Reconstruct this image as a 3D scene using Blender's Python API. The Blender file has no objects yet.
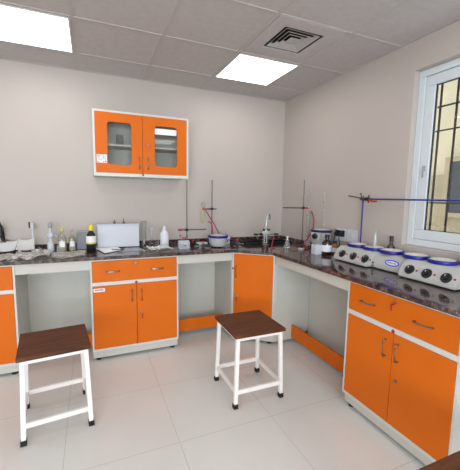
import bpy, bmesh, math, random
from mathutils import Vector, Matrix, noise
random.seed(7)
C = bpy.context.scene.collection
PI = math.pi

# ---------------------------------------------------------------- materials
def lin(c):
    out = []
    for v in c:
        v = v / 255.0
        out.append(v / 12.92 if v <= 0.04045 else ((v + 0.055) / 1.055) ** 2.4)
    return (*out, 1.0)

def mat(name, rgb, rough=0.5, metal=0.0, var=0.0, scale=8.0, bump=0.0, bscale=60.0, spec=0.5, coat=0.0, stretch=None):
    m = bpy.data.materials.new(name); m.use_nodes = True
    nt = m.node_tree; b = nt.nodes['Principled BSDF']
    b.inputs['Roughness'].default_value = rough
    b.inputs['Metallic'].default_value = metal
    b.inputs['Specular IOR Level'].default_value = spec
    b.inputs['Coat Weight'].default_value = coat
    b.inputs['Base Color'].default_value = lin(rgb)
    tc = nt.nodes.new('ShaderNodeTexCoord')
    src = tc.outputs['Object']
    if stretch:
        mp = nt.nodes.new('ShaderNodeMapping'); mp.inputs['Scale'].default_value = stretch
        nt.links.new(src, mp.inputs['Vector']); src = mp.outputs['Vector']
    n = nt.nodes.new('ShaderNodeTexNoise'); n.inputs['Scale'].default_value = scale
    n.inputs['Detail'].default_value = 5
    nt.links.new(src, n.inputs['Vector'])
    r = nt.nodes.new('ShaderNodeValToRGB')
    a = [max(0, v * (1 - var)) for v in rgb]; z = [min(255, v * (1 + var)) for v in rgb]
    r.color_ramp.elements[0].color = lin(a); r.color_ramp.elements[1].color = lin(z)
    r.color_ramp.elements[0].position = .3; r.color_ramp.elements[1].position = .7
    nt.links.new(n.outputs['Fac'], r.inputs['Fac']); nt.links.new(r.outputs['Color'], b.inputs['Base Color'])
    if bump > 0:
        n2 = nt.nodes.new('ShaderNodeTexNoise'); n2.inputs['Scale'].default_value = bscale
        nt.links.new(src, n2.inputs['Vector'])
        bp = nt.nodes.new('ShaderNodeBump'); bp.inputs['Strength'].default_value = bump; bp.inputs['Distance'].default_value = .01
        nt.links.new(n2.outputs['Fac'], bp.inputs['Height']); nt.links.new(bp.outputs['Normal'], b.inputs['Normal'])
    return m

def glass(name, rgb=(235, 240, 238), refl=0.14, rough=0.02, tint=1.0, body=0.0, bodyrgb=(225, 230, 230)):
    """thin-walled glass: straight-through transmission with a reflective film"""
    m = bpy.data.materials.new(name); m.use_nodes = True
    nt = m.node_tree; nt.nodes.clear()
    o = nt.nodes.new('ShaderNodeOutputMaterial')
    t = nt.nodes.new('ShaderNodeBsdfTransparent'); t.inputs['Color'].default_value = lin(rgb)
    g = nt.nodes.new('ShaderNodeBsdfGlossy'); g.inputs['Roughness'].default_value = rough
    lw = nt.nodes.new('ShaderNodeLayerWeight'); lw.inputs['Blend'].default_value = .35
    mt = nt.nodes.new('ShaderNodeMath'); mt.operation = 'MULTIPLY_ADD'
    mt.inputs[1].default_value = refl * 3; mt.inputs[2].default_value = refl * .35; mt.use_clamp = True
    nt.links.new(lw.outputs['Facing'], mt.inputs[0])
    mx = nt.nodes.new('ShaderNodeMixShader')
    nt.links.new(mt.outputs[0], mx.inputs[0]); nt.links.new(t.outputs[0], mx.inputs[1]); nt.links.new(g.outputs[0], mx.inputs[2])
    out = mx
    if body > 0:
        d = nt.nodes.new('ShaderNodeBsdfDiffuse'); d.inputs['Color'].default_value = lin(bodyrgb)
        m2 = nt.nodes.new('ShaderNodeMixShader'); m2.inputs[0].default_value = body
        nt.links.new(mx.outputs[0], m2.inputs[1]); nt.links.new(d.outputs[0], m2.inputs[2]); out = m2
    nt.links.new(out.outputs[0], o.inputs['Surface'])
    return m

def grid_mat(name, rgb, line, sx, sy, ox, oy, w, rough, var, spec=.5, nscale=2.0):
    m = mat(name, rgb, rough, var=var, scale=nscale, spec=spec)
    nt = m.node_tree; b = nt.nodes['Principled BSDF']
    ramp = [n for n in nt.nodes if n.type == 'VALTORGB'][0]
    tc = nt.nodes.new('ShaderNodeTexCoord'); sp = nt.nodes.new('ShaderNodeSeparateXYZ')
    nt.links.new(tc.outputs['Object'], sp.inputs[0])
    def mth(op, a, c=None):
        n = nt.nodes.new('ShaderNodeMath'); n.operation = op
        for i, v in enumerate((a, c)):
            if v is None: continue
            if isinstance(v, (int, float)): n.inputs[i].default_value = v
            else: nt.links.new(v, n.inputs[i])
        return n.outputs[0]
    masks = []
    for ax, s, off in (('X', sx, ox), ('Y', sy, oy)):
        v = mth('DIVIDE', mth('SUBTRACT', sp.outputs[ax], off), s)
        v = mth('ABSOLUTE', mth('SUBTRACT', mth('FRACT', mth('ADD', v, .5)), .5))
        masks.append(mth('LESS_THAN', mth('MULTIPLY', v, s), w / 2))
    mk = mth('MAXIMUM', masks[0], masks[1])
    mx = nt.nodes.new('ShaderNodeMix'); mx.data_type = 'RGBA'
    nt.links.new(mk, mx.inputs[0]); nt.links.new(ramp.outputs['Color'], mx.inputs[6]); mx.inputs[7].default_value = lin(line)
    nt.links.new(mx.outputs[2], b.inputs['Base Color'])
    return m

def emis(name, rgb, s):
    m = bpy.data.materials.new(name); m.use_nodes = True
    b = m.node_tree.nodes['Principled BSDF']
    b.inputs['Base Color'].default_value = lin((235, 235, 235))
    b.inputs['Emission Color'].default_value = lin(rgb); b.inputs['Emission Strength'].default_value = s
    return m

def granite():
    m = mat('granite', (60, 48, 45), .09, spec=.75)
    nt = m.node_tree; b = nt.nodes['Principled BSDF']
    tc = nt.nodes.new('ShaderNodeTexCoord')
    n = nt.nodes.new('ShaderNodeTexNoise'); n.inputs['Scale'].default_value = 26; n.inputs['Detail'].default_value = 9; n.inputs['Roughness'].default_value = .8
    nt.links.new(tc.outputs['Object'], n.inputs['Vector'])
    r = nt.nodes.new('ShaderNodeValToRGB'); e = r.color_ramp.elements
    e[0].position = .38; e[0].color = lin((26, 21, 21)); e[1].position = .65; e[1].color = lin((142, 124, 117))
    x = e.new(.47); x.color = lin((58, 46, 44)); y = e.new(.54); y.color = lin((86, 70, 65))
    nt.links.new(n.outputs['Fac'], r.inputs['Fac']); nt.links.new(r.outputs['Color'], b.inputs['Base Color'])
    return m

def newsprint():
    m = mat('newsprint', (170, 165, 160), .85)
    nt = m.node_tree; b = nt.nodes['Principled BSDF']
    tc = nt.nodes.new('ShaderNodeTexCoord')
    mp = nt.nodes.new('ShaderNodeMapping'); mp.inputs['Scale'].default_value = (14, 60, 8)
    nt.links.new(tc.outputs['Object'], mp.inputs['Vector'])
    v = nt.nodes.new('ShaderNodeTexNoise'); v.inputs['Scale'].default_value = 2.2; v.inputs['Detail'].default_value = 6
    nt.links.new(mp.outputs[0], v.inputs['Vector'])
    r = nt.nodes.new('ShaderNodeValToRGB'); e = r.color_ramp.elements
    e[0].position = .36; e[0].color = lin((118, 114, 112)); e[1].position = .50; e[1].color = lin((246, 243, 238))
    nt.links.new(v.outputs['Fac'], r.inputs['Fac'])
    n = nt.nodes.new('ShaderNodeTexNoise'); n.inputs['Scale'].default_value = 9
    nt.links.new(tc.outputs['Object'], n.inputs['Vector'])
    g = nt.nodes.new('ShaderNodeMath'); g.operation = 'GREATER_THAN'; g.inputs[1].default_value = .66
    nt.links.new(n.outputs['Fac'], g.inputs[0])
    mx = nt.nodes.new('ShaderNodeMix'); mx.data_type = 'RGBA'; mx.inputs[7].default_value = lin((175, 95, 100))
    nt.links.new(g.outputs[0], mx.inputs[0]); nt.links.new(r.outputs['Color'], mx.inputs[6])
    nt.links.new(mx.outputs[2], b.inputs['Base Color'])
    return m

def wood(name):
    m = mat(name, (92, 54, 40), .5, spec=.22)
    nt = m.node_tree; b = nt.nodes['Principled BSDF']
    tc = nt.nodes.new('ShaderNodeTexCoord')
    mp = nt.nodes.new('ShaderNodeMapping'); mp.inputs['Scale'].default_value = (3, 40, 3)
    nt.links.new(tc.outputs['Object'], mp.inputs['Vector'])
    n = nt.nodes.new('ShaderNodeTexNoise'); n.inputs['Scale'].default_value = 1.6; n.inputs['Detail'].default_value = 8; n.inputs['Distortion'].default_value = .6
    nt.links.new(mp.outputs[0], n.inputs['Vector'])
    r = nt.nodes.new('ShaderNodeValToRGB'); e = r.color_ramp.elements
    e[0].position = .3; e[0].color = lin((72, 40, 24)); e[1].position = .7; e[1].color = lin((108, 66, 42))
    nt.links.new(n.outputs['Fac'], r.inputs['Fac']); nt.links.new(r.outputs['Color'], b.inputs['Base Color'])
    return m

M = dict(
    wall=mat('wall_paint', (187, 178, 171), .55, var=.012, scale=1.2, bump=.05, bscale=140, spec=.35),
    ceil=mat('ceiling_board', (196, 190, 188), .9, var=.02, scale=20, bump=.15, bscale=200, spec=.1),
    tbar=mat('ceiling_bar', (188, 182, 178), .6),
    floor=grid_mat('vitrified_tile', (212, 212, 208), (190, 187, 182), .637, .6382, .4546, 2.4151, .004, .22, .015, spec=.45),
    orange=mat('orange_laminate', (214, 105, 16), .5, var=.012, scale=5, spec=.22),
    cream=mat('cream_board', (199, 198, 189), .5, var=.01, spec=.3),
    frame=mat('white_frame', (210, 211, 205), .4),
    chrome=mat('brushed_steel', (150, 148, 150), .28, metal=1, var=.05, scale=30),
    dsteel=mat('dull_steel', (110, 106, 104), .35, metal=1, var=.05, scale=30),
    black=mat('black_plastic', (18, 18, 20), .35, var=.1),
    rubber=mat('black_rubber', (14, 14, 14), .7, var=.1),
    granite=granite(), news=newsprint(), wood=wood('brown_seat_laminate'),
    white=mat('white_plastic', (200, 204, 212), .4, var=.01),
    paper=mat('white_paper', (250, 250, 250), .8, var=.02),
    grey=mat('grey_plastic', (150, 152, 156), .4, var=.04),
    enamel=mat('white_powder_coat', (238, 236, 232), .35, var=.01),
    body=mat('pale_grey_casing', (180, 182, 180), .38, var=.01),
    blue=mat('blue_enamel', (22, 27, 138), .35, var=.04),
    bluerod=mat('blue_painted_rod', (30, 42, 130), .35, var=.04),
    logo=mat('blue_print', (52, 50, 190), .5),
    ink=mat('dark_print', (70, 72, 90), .6),
    wool=mat('ceramic_wool', (205, 200, 190), .95, var=.06, scale=60, bump=.4, bscale=120),
    red=mat('red_plastic', (168, 28, 42), .4, var=.05),
    tube=mat('red_rubber_tube', (150, 36, 52), .5, var=.06),
    liquid=mat('dark_red_liquid', (86, 14, 20), .15, var=.05),
    yellow=mat('yellow_plastic', (225, 205, 30), .4, var=.03),
    amber=mat('amber_glass', (40, 18, 10), .08, var=.15, scale=20, spec=.8),
    amber2=mat('orange_amber_glass', (150, 84, 20), .1, var=.15, scale=20, spec=.7),  # lighter orange-amber colour of the short bottle
    brownp=mat('brown_stopper', (120, 92, 60), .6, var=.1),
    glass=glass('clear_glass', (248, 249, 248), .06, body=.03),
    pane=glass('window_glass', (238, 240, 238), .07),
    vitrine=glass('cabinet_glass', (244, 245, 244), .06),
    soft=glass('translucent_plastic', (215, 220, 225), .06, .3, body=.8, bodyrgb=(232, 235, 240)),
    upvc=mat('white_upvc', (208, 216, 220), .35, var=.01),
    grille=mat('black_painted_steel', (34, 34, 36), .5, var=.1),
    green=mat('green_pipe', (30, 84, 66), .5, var=.05),
    outside=mat('beige_render', (204, 190, 158), .9, var=.04, scale=3),
    outside2=mat('tan_render', (168, 152, 122), .9, var=.04, scale=3),
    darkglass=mat('dark_window', (48, 54, 58), .15, var=.1),
    lamp=emis('lamp_diffuser', (255, 252, 249), 5.6),
    label=mat('white_label', (232, 232, 236), .6, var=.02),
    void=mat('duct_black', (8, 8, 9), .9),
    seal=mat('dark_gasket', (40, 42, 46), .6),
)

# ---------------------------------------------------------------- builders
def finish(name, bm, m, parent=None, loc=None, smooth=False, rotz=0):
    me = bpy.data.meshes.new(name)
    bmesh.ops.recalc_face_normals(bm, faces=bm.faces)
    bm.to_mesh(me); bm.free()
    me.materials.append(M[m] if isinstance(m, str) else m)
    if smooth:
        for p in me.polygons: p.use_smooth = True
        try: me.set_sharp_from_angle(angle=math.radians(38))
        except Exception: pass
    o = bpy.data.objects.new(name, me); C.objects.link(o)
    if parent: o.parent = parent
    if loc: o.location = loc
    if rotz: o.rotation_euler.z = rotz
    return o

def box(bm, x0, x1, y0, y1, z0, z1, bev=0.0, mtx=None):
    t = bmesh.new()
    r = bmesh.ops.create_cube(t, size=1)
    for v in t.verts:
        v.co = Vector(((x0 + x1) / 2 + v.co.x * (x1 - x0), (y0 + y1) / 2 + v.co.y * (y1 - y0), (z0 + z1) / 2 + v.co.z * (z1 - z0)))
    if bev > 0:
        bmesh.ops.bevel(t, geom=list(t.edges), offset=bev, segments=2, affect='EDGES', profile=.6)
    merge(bm, t, mtx)
def merge(bm, t, mtx=None):
    if mtx is not None: bmesh.ops.transform(t, matrix=mtx, verts=t.verts)
    mp = {v: bm.verts.new(v.co) for v in t.verts}
    for f in t.faces:
        try: bm.faces.new([mp[v] for v in f.verts])
        except ValueError: pass
    t.free()
def prism(bm, pts, z0, z1, bev=0):
    t = bmesh.new()
    a = [t.verts.new((x, y, z0)) for x, y in pts]; b = [t.verts.new((x, y, z1)) for x, y in pts]
    t.faces.new(a[::-1]); t.faces.new(b)
    for i in range(len(pts)):
        j = (i + 1) % len(pts); t.faces.new((a[i], a[j], b[j], b[i]))
    if bev: bmesh.ops.bevel(t, geom=list(t.edges), offset=bev, segments=2, affect='EDGES')
    merge(bm, t)
def xprism(bm, prof, x0, x1, bev=0):
    """profile given in (y,z), extruded along x"""
    t = bmesh.new()
    a = [t.verts.new((x0, y, z)) for y, z in prof]; b = [t.verts.new((x1, y, z)) for y, z in prof]
    t.faces.new(a[::-1]); t.faces.new(b)
    for i in range(len(prof)):
        j = (i + 1) % len(prof); t.faces.new((a[i], a[j], b[j], b[i]))
    if bev: bmesh.ops.bevel(t, geom=list(t.edges), offset=bev, segments=2, affect='EDGES')
    merge(bm, t)
def lathe(bm, prof, x=0, y=0, z=0, n=24, mtx=None):
    t = bmesh.new(); rings = []
    for r, h in prof:
        if r < 1e-5: rings.append([t.verts.new((x, y, z + h))])
        else: rings.append([t.verts.new((x + r * math.cos(2 * PI * i / n), y + r * math.sin(2 * PI * i / n), z + h)) for i in range(n)])
    for a, b in zip(rings, rings[1:]):
        if len(a) == 1 and len(b) == 1: continue
        for i in range(n):
            j = (i + 1) % n
            if len(a) == 1: t.faces.new((a[0], b[i], b[j]))
            elif len(b) == 1: t.faces.new((a[i], a[j], b[0]))
            else: t.faces.new((a[i], a[j], b[j], b[i]))
    merge(bm, t, mtx)
def tube(bm, pts, r, n=10, smooth=0):
    P = [Vector(p) for p in pts]
    if smooth:
        Q = []
        for i in range(len(P) - 1):
            p0 = P[max(i - 1, 0)]; p1 = P[i]; p2 = P[i + 1]; p3 = P[min(i + 2, len(P) - 1)]
            for k in range(smooth):
                t = k / smooth
                Q.append(.5 * ((2 * p1) + (p2 - p0) * t + (2 * p0 - 5 * p1 + 4 * p2 - p3) * t * t + (3 * p1 - p0 - 3 * p2 + p3) * t ** 3))
        Q.append(P[-1]); P = Q
    rr = r if isinstance(r, (list, tuple)) else [r] * len(P)
    if len(rr) != len(P): rr = [rr[0] + (rr[-1] - rr[0]) * i / (len(P) - 1) for i in range(len(P))]
    ref = Vector((0, 0, 1)); d0 = (P[1] - P[0]).normalized()
    if abs(d0.z) > .9: ref = Vector((1, 0, 0))
    rings = []
    for i, p in enumerate(P):
        d = (P[min(i + 1, len(P) - 1)] - P[max(i - 1, 0)]).normalized()
        u = d.cross(ref)
        if u.length < 1e-4: u = Vector((0, 1, 0))
        u.normalize(); w = d.cross(u).normalized(); ref = w.cross(d).cross(d) * -1 if False else ref
        rings.append([bm.verts.new(p + u * rr[i] * math.cos(2 * PI * k / n) + w * rr[i] * math.sin(2 * PI * k / n)) for k in range(n)])
    for a, b in zip(rings, rings[1:]):
        for i in range(n): bm.faces.new((a[i], a[(i + 1) % n], b[(i + 1) % n], b[i]))
    bm.faces.new(rings[0][::-1]); bm.faces.new(rings[-1])
def torus(bm, R, r, z=0, x=0, y=0, n=32, k=10):
    rings = []
    for i in range(n):
        a = 2 * PI * i / n
        rings.append([bm.verts.new((x + (R + r * math.cos(2 * PI * j / k)) * math.cos(a), y + (R + r * math.cos(2 * PI * j / k)) * math.sin(a), z + r * math.sin(2 * PI * j / k))) for j in range(k)])
    for i in range(n):
        a, b = rings[i], rings[(i + 1) % n]
        for j in range(k): bm.faces.new((a[j], a[(j + 1) % k], b[(j + 1) % k], b[j]))
def sqtube(bm, a, b, w):
    """square bar with horizontal cross-section between two points (legs)"""
    t = bmesh.new()
    lo = [t.verts.new((a[0] + sx * w / 2, a[1] + sy * w / 2, a[2])) for sx, sy in ((-1, -1), (1, -1), (1, 1), (-1, 1))]
    hi = [t.verts.new((b[0] + sx * w / 2, b[1] + sy * w / 2, b[2])) for sx, sy in ((-1, -1), (1, -1), (1, 1), (-1, 1))]
    t.faces.new(lo[::-1]); t.faces.new(hi)
    for i in range(4): t.faces.new((lo[i], lo[(i + 1) % 4], hi[(i + 1) % 4], hi[i]))
    bmesh.ops.bevel(t, geom=list(t.edges), offset=.002, segments=1, affect='EDGES')
    merge(bm, t)

def tag(o, label, cat, group=None):
    o['label'] = label; o['category'] = cat
    if group: o['group'] = group
    return o
def thing(name, label, cat, loc=(0, 0, 0), rotz=0, group=None):
    o = bpy.data.objects.new(name, None); C.objects.link(o)
    o.empty_display_size = .05
    o.location = loc; o.rotation_euler = (0, 0, rotz)
    return tag(o, label, cat, group)
def part(name, m, parent, fn, smooth=False, label=None, loc=None):
    bm = bmesh.new(); fn(bm)
    o = finish(name, bm, m, parent, loc=loc, smooth=smooth)
    if label: o['label'] = label
    return o
def struct(name, m, fn, parent=None):
    bm = bmesh.new(); fn(bm)
    o = finish(name, bm, m, parent)
    if not parent: o['kind'] = 'structure'
    return o
def copy_tree(o, parent=None):
    c = o.copy(); C.objects.link(c)
    if parent: c.parent = parent
    for ch in list(o.children): copy_tree(ch, c)
    return c

# ---------------------------------------------------------------- room
XW, YW, H = 2.2481, 3.5645, 2.656
XL, YB = -3.6, -3.2
AX, AY, T = -.0723, 3.1583, .61
struct('floor', 'floor', lambda b: box(b, XL - .1, XW + .3, YB - .1, YW + .1, -.1, 0))
struct('wall_back', 'wall', lambda b: box(b, XL - .1, XW + .3, YW, YW + .12, 0, 2.9))
struct('wall_left', 'wall', lambda b: box(b, XL - .12, XL, YB, YW, 0, 2.9))
FX0, FX1, FZ0, FZ1 = -3.3, .9, .85, 2.35
def wf_(b):
    box(b, XL - .1, FX0, YB - .12, YB, 0, 2.9); box(b, FX1, XW + .3, YB - .12, YB, 0, 2.9)
    box(b, FX0, FX1, YB - .12, YB, 0, FZ0); box(b, FX0, FX1, YB - .12, YB, FZ1, 2.9)
struct('wall_front', 'wall', wf_)
# unseen window added behind the camera to brighten cabinet fronts and knee spaces
def w2(b):
    n = 4; ww = (FX1 - FX0) / n
    for i in range(n + 1):
        x = FX0 + i * ww; box(b, max(FX0, x - .03), min(FX1, x + .03), YB - .09, YB - .04, FZ0, FZ1)
    for z in (FZ0, FZ1 - .05): box(b, FX0, FX1, YB - .091, YB - .039, z, z + .05)
struct('added_window', 'upvc', w2)
ld = bpy.data.lights.new('fill_light', 'AREA'); ld.shape = 'RECTANGLE'; ld.size = FX1 - FX0; ld.size_y = FZ1 - FZ0; ld.energy = 235; ld.color = (.86, .93, 1.0)  # area lamp added in the unseen window as fill
lo = bpy.data.objects.new('fill_light', ld); C.objects.link(lo); lo.location = ((FX0 + FX1) / 2, YB - .10, (FZ0 + FZ1) / 2); lo.rotation_euler = (PI / 2, 0, 0)
WY0, WY1, WZ0, WZ1 = .38, 1.80, 1.135, 2.437
def wr(b):
    box(b, XW, XW + .2, YB, WY0, 0, 2.9); box(b, XW, XW + .2, WY1, YW, 0, 2.9)
    box(b, XW, XW + .2, WY0, WY1, 0, WZ0); box(b, XW, XW + .2, WY0, WY1, WZ1, 2.9)
struct('wall_right', 'wall', wr)
VX0, VX1, VY0, VY1 = 1.27, 1.60, 2.045, 2.375
def cl(b):
    box(b, XL - .1, VX0, YB - .1, YW + .1, H, H + .06); box(b, VX1, XW + .3, YB - .1, YW + .1, H, H + .06)
    box(b, VX0, VX1, YB - .1, VY0, H, H + .06); box(b, VX0, VX1, VY1, YW + .1, H, H + .06)
struct('ceiling', 'ceil', cl)
def bars(b):
    w = .012
    i = -6
    while AX + i * T < XW:
        x = AX + i * T
        if x > XL: box(b, x - w, x + w, YB, YW, H - .004, H)
        i += 1
    j = 0
    while AY - j * T > YB:
        y = AY - j * T; box(b, XL, XW, y - w, y + w, H - .0042, H); j += 1
    box(b, XL, XW, YW - .02, YW, H - .005, H); box(b, XW - .02, XW, YB, YW - .02, H - .005, H)
struct('trim_1', 'tbar', bars)

# window in the right wall
wx = 2.300
win = bpy.data.objects.new('window_1', None); C.objects.link(win); win['kind'] = 'structure'
g = .0015
A0, A1, B0, B1 = WY0 + g, WY1 - g, WZ0 + g, WZ1 - g
def rect_frame(b, x0, x1, y0, y1, z0, z1, w, bev=.003):
    box(b, x0, x1, y0, y1, z0, z0 + w, bev); box(b, x0, x1, y0, y1, z1 - w, z1, bev)
    box(b, x0, x1, y0, y0 + w, z0 + w, z1 - w, bev); box(b, x0, x1, y1 - w, y1, z0 + w, z1 - w, bev)
part('window_frame', 'upvc', win, lambda b: rect_frame(b, wx, wx + .075, A0, A1, B0, B1, .048))
def sash(y0, y1):
    s = part('window_sash', 'upvc', win, lambda b: (rect_frame(b, wx + .012, wx + .055, y0, y1, B0 + .05, B1 - .05, .072, .006)))
    part('gasket', 'seal', s, lambda b: rect_frame(b, wx + .024, wx + .04, y0 + .072, y1 - .072, B0 + .122, B1 - .122, .004, 0))
    part('glass_pane', 'pane', s, lambda b: box(b, wx + .030, wx + .034, y0 + .074, y1 - .074, B0 + .124, B1 - .124))
    return s
mid = (A0 + A1) / 2
s1 = sash(mid + .002, A1 - .050); sash(A0 + .050, mid - .002)
part('sash_handle', 'grey', s1, lambda b: (box(b, wx + .002, wx + .012, A1 - .10, A1 - .082, 1.70, 1.74, .002), box(b, wx - .006, wx + .002, A1 - .096, A1 - .086, 1.65, 1.735, .002)))
def grille(b):
    x = wx + .12
    for y in [1.70 - .12 * k for k in range(11)]: box(b, x - .005, x + .005, y - .006, y + .006, B0, B1)
    for z in (2.0, 1.465): box(b, x - .004, x + .004, A0, A1, z - .005, z + .005)
gr = thing('window_grille', 'black steel bars of the safety grille outside the window', 'grille')
part('bars', 'grille', gr, grille)
part('green_bar', 'green', gr, lambda b: tube(b, [(wx + .135, A0, 2.18), (wx + .135, A1, 2.18)], .007), label='green painted cross bar')

# the building across the passage
def facade(b):
    box(b, 5.2, 5.4, -3, 3.2, -1, 2.46); box(b, 5.2, 5.4, -3, 3.2, 3.3, 5)
ow = thing('opposite_building', 'beige rendered building across the passage, seen through the window bars', 'building')
part('wall', 'outside', ow, lambda b: box(b, 5.2, 5.5, -3, 9.5, -1, 6))
part('ledge', 'outside2', ow, lambda b: box(b, 5.05, 5.2, -3, 9.5, .62, .7995, .01))
part('band', 'outside2', ow, lambda b: (box(b, 5.17, 5.2, -3, 9.5, .80, 1.88)))
for yy in (2.93, .3):
    wf = part('window_surround', 'outside2', ow, lambda b: rect_frame(b, 5.10, 5.1695, yy - .55, yy + .50, 1.22, 2.14, .07))
    part('window_glass', 'darkglass', wf, lambda b: box(b, 5.145, 5.165, yy - .48, yy + .43, 1.29, 2.07))

# ---------------------------------------------------------------- ceiling fittings
def ceiling_light(i, j, label):
    x0, x1 = AX + i * T + .014, AX + (i + 1) * T - .014; y1, y0 = AY - j * T - .014, AY - (j + 1) * T + .014
    t = thing('ceiling_light', label, 'ceiling light', (x0, y0, H), group='square panel lights in the ceiling')
    W, D = x1 - x0, y1 - y0
    def fr(b):
        for a in ((0, W, 0, .012), (0, W, D - .012, D), (0, .012, .012, D - .012), (W - .012, W, .012, D - .012)): box(b, a[0], a[1], a[2], a[3], -.009, -.0005)
    part('light_frame', 'frame', t, fr)
    part('diffuser', 'lamp', t, lambda b: box(b, .012, W - .012, .012, D - .012, -.007, -.001))
ceiling_light(-1, 0, 'left square panel light glowing in the ceiling, cut by the frame edge')
ceiling_light(2, 0, 'right square panel light glowing in the ceiling, next to the air vent')
for i in (-1, 2):
    for j in (3, 6): ceiling_light(i, j, 'square panel light in the ceiling nearer the room entrance')
for j in (0, 3, 6): ceiling_light(-4, j, 'square panel light in the far left of the ceiling')

vt = thing('air_vent', 'square white ceiling air diffuser with concentric louvres', 'air vent', ((VX0 + VX1) / 2, (VY0 + VY1) / 2, H))
hv = (VX1 - VX0) / 2
def pyr(b, ro, ri, zo, zi, th=.003):
    q = []
    for r, z in ((ro, zo), (ri, zi), (ri, zi + th), (ro, zo + th)):
        q.append([b.verts.new((sx * r, sy * r, z)) for sx, sy in ((-1, -1), (1, -1), (1, 1), (-1, 1))])
    for a in range(4):
        A_, B_ = q[a], q[(a + 1) % 4]
        for i in range(4): b.faces.new((A_[i], A_[(i + 1) % 4], B_[(i + 1) % 4], B_[i]))
def plate(b):
    o = hv + .105
    for a in ((-o, o, -o, -hv), (-o, o, hv, o), (-o, -hv, -hv, hv), (hv, o, -hv, hv)): box(b, *a, -.006, -.0005)
part('vent_plate', 'ceil', vt, plate)
part('duct', 'void', vt, lambda b: (box(b, -hv, hv, -hv, hv, .070, .074), box(b, -hv - .004, -hv, -hv, hv, 0.001, .07), box(b, hv, hv + .004, -hv, hv, .001, .07), box(b, -hv, hv, -hv - .004, -hv, .001, .07), box(b, -hv, hv, hv, hv + .004, .001, .07)))
for k, r in enumerate((.142, .108, .076)):
    part('louvre', 'tbar', vt, lambda b: pyr(b, r, r - .022, -.005, .012))
part('centre_cap', 'tbar', vt, lambda b: box(b, -.040, .040, -.040, .040, -.004, .000))

# ---------------------------------------------------------------- base cabinets
def bow_handle(b, p, d, n, L):
    """bow handle centred at p, along d, standing off along n"""
    p, d, n = Vector(p), Vector(d), Vector(n)
    tube(b, [p - d * L / 2, p - d * L / 2 + n * .022, p - d * (L / 2 - .008) + n * .028, p + d * (L / 2 - .008) + n * .028, p + d * L / 2 + n * .022, p + d * L / 2], .0048, 8)
def lock(b, x, z, y=0):
    lathe(b, [(0, 0), (.010, 0), (.010, .006), (.007, .008), (0, .008)], mtx=Matrix.Translation((x, y, z)) @ Matrix.Rotation(PI / 2, 4, 'X'), n=16)
def key(b, x, z):
    box(b, x - .002, x + .002, -.03, -.0085, z - .004, z + .004)
    box(b, x - .005, x + .005, -.033, -.03, z - .034, z + .005, .001)

def base_cabinet(label, loc, rotz, w=.7735, lab=None, keyside='door', depth=.53):
    t = thing('base_cabinet', label, 'cabinet', loc, rotz, 'orange laboratory base cabinets')
    st, D0 = .014, .018
    def carc(b):
        box(b, 0, w, .0, depth, .092, .112); box(b, 0, w, .0, depth, .912, .924)
        box(b, 0, st, 0, depth, .112, .912); box(b, w - st, w, 0, depth, .112, .912)
        box(b, st, w - st, 0, D0 + .02, .690, .722, .001)
        box(b, st, w - st, D0 + .002, depth, .700, .712)
        box(b, st, w - st, depth - .01, depth, .112, .912)
    part('carcass', 'frame', t, carc)
    part('plinth', 'cream', t, lambda b: box(b, .004, w - .004, .022, depth, .022, .0915, .002))
    for fx in (.05, w - .05):
        for fy in (.050, depth - .06):
            part('foot', 'rubber', t, lambda b: lathe(b, [(0, 0), (.024, 0), (.022, .012), (.014, .0218), (0, .0218)], fx, fy, 0, 16))
    dr = part('drawer', 'orange', t, lambda b: box(b, st + .002, w - st - .002, -.001, D0, .724, .910, .0015))
    for hx in (.185 / .7735 * w, .572 / .7735 * w):
        part('drawer_handle', 'chrome', dr, lambda b: bow_handle(b, (hx, -.001, .815), (1, 0, 0), (0, -1, 0), .105), True)
    part('drawer_lock', 'chrome', dr, lambda b: lock(b, w / 2 - .004, .876, -.001), True)
    if keyside == 'drawer': part('drawer_key', 'red', dr, lambda b: key(b, w / 2 - .004, .868), label='small key with a red grip')
    c = w / 2
    dl = part('door', 'orange', t, lambda b: box(b, st + .002, c - .002, -.001, D0, .114, .688, .0015))
    drt = part('door', 'orange', t, lambda b: box(b, c + .002, w - st - .002, -.001, D0, .114, .688, .0015))
    part('door_handle', 'chrome', dl, lambda b: bow_handle(b, (c - .045, -.001, .582), (0, 0, 1), (0, -1, 0), .105), True)
    part('door_handle', 'chrome', drt, lambda b: bow_handle(b, (c + .042, -.001, .582), (0, 0, 1), (0, -1, 0), .105), True)
    part('door_lock', 'chrome', drt, lambda b: lock(b, c + .040, .405, -.001), True)
    if keyside == 'door': part('door_key', 'red', drt, lambda b: key(b, c + .042, .395), label='small key with a red grip')
    part('round_sticker', 'red', t, lambda b: lathe(b, [(0, 0), (.012, 0), (.012, .001), (0, .001)], mtx=Matrix.Translation((c - .003, -.0005, .700)) @ Matrix.Rotation(PI / 2, 4, 'X'), n=16), label='small red sticker')
    if lab:
        s = part('maker_label', 'label', dl, lambda b: box(b, .022, .116, -.0022, -.0012, .638, .668))
        def marks(b):
            x = .034
            random.seed(3)
            while x < .104:
                ww = random.uniform(.004, .008); box(b, x, min(x + ww, .105), -.003, -.0022, .650, .650 + random.choice((.007, .008, .010))); x += ww + .0016
        part('label_print', 'ink', s, marks)
    return t
CB = base_cabinet('orange two-door cabinet under the back worktop, with a white label on its left door', (-.019, 2.9907, 0), 0, lab=True)
base_cabinet('orange cabinet at the left edge of the photo, mostly cut off', (-.5685 - .7735, 2.9907, 0), 0, keyside=None)
base_cabinet('large orange two-door cabinet at right under the row of heating mantles', (1.6473, 1.711, 0), -PI / 2, keyside='drawer')

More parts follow.
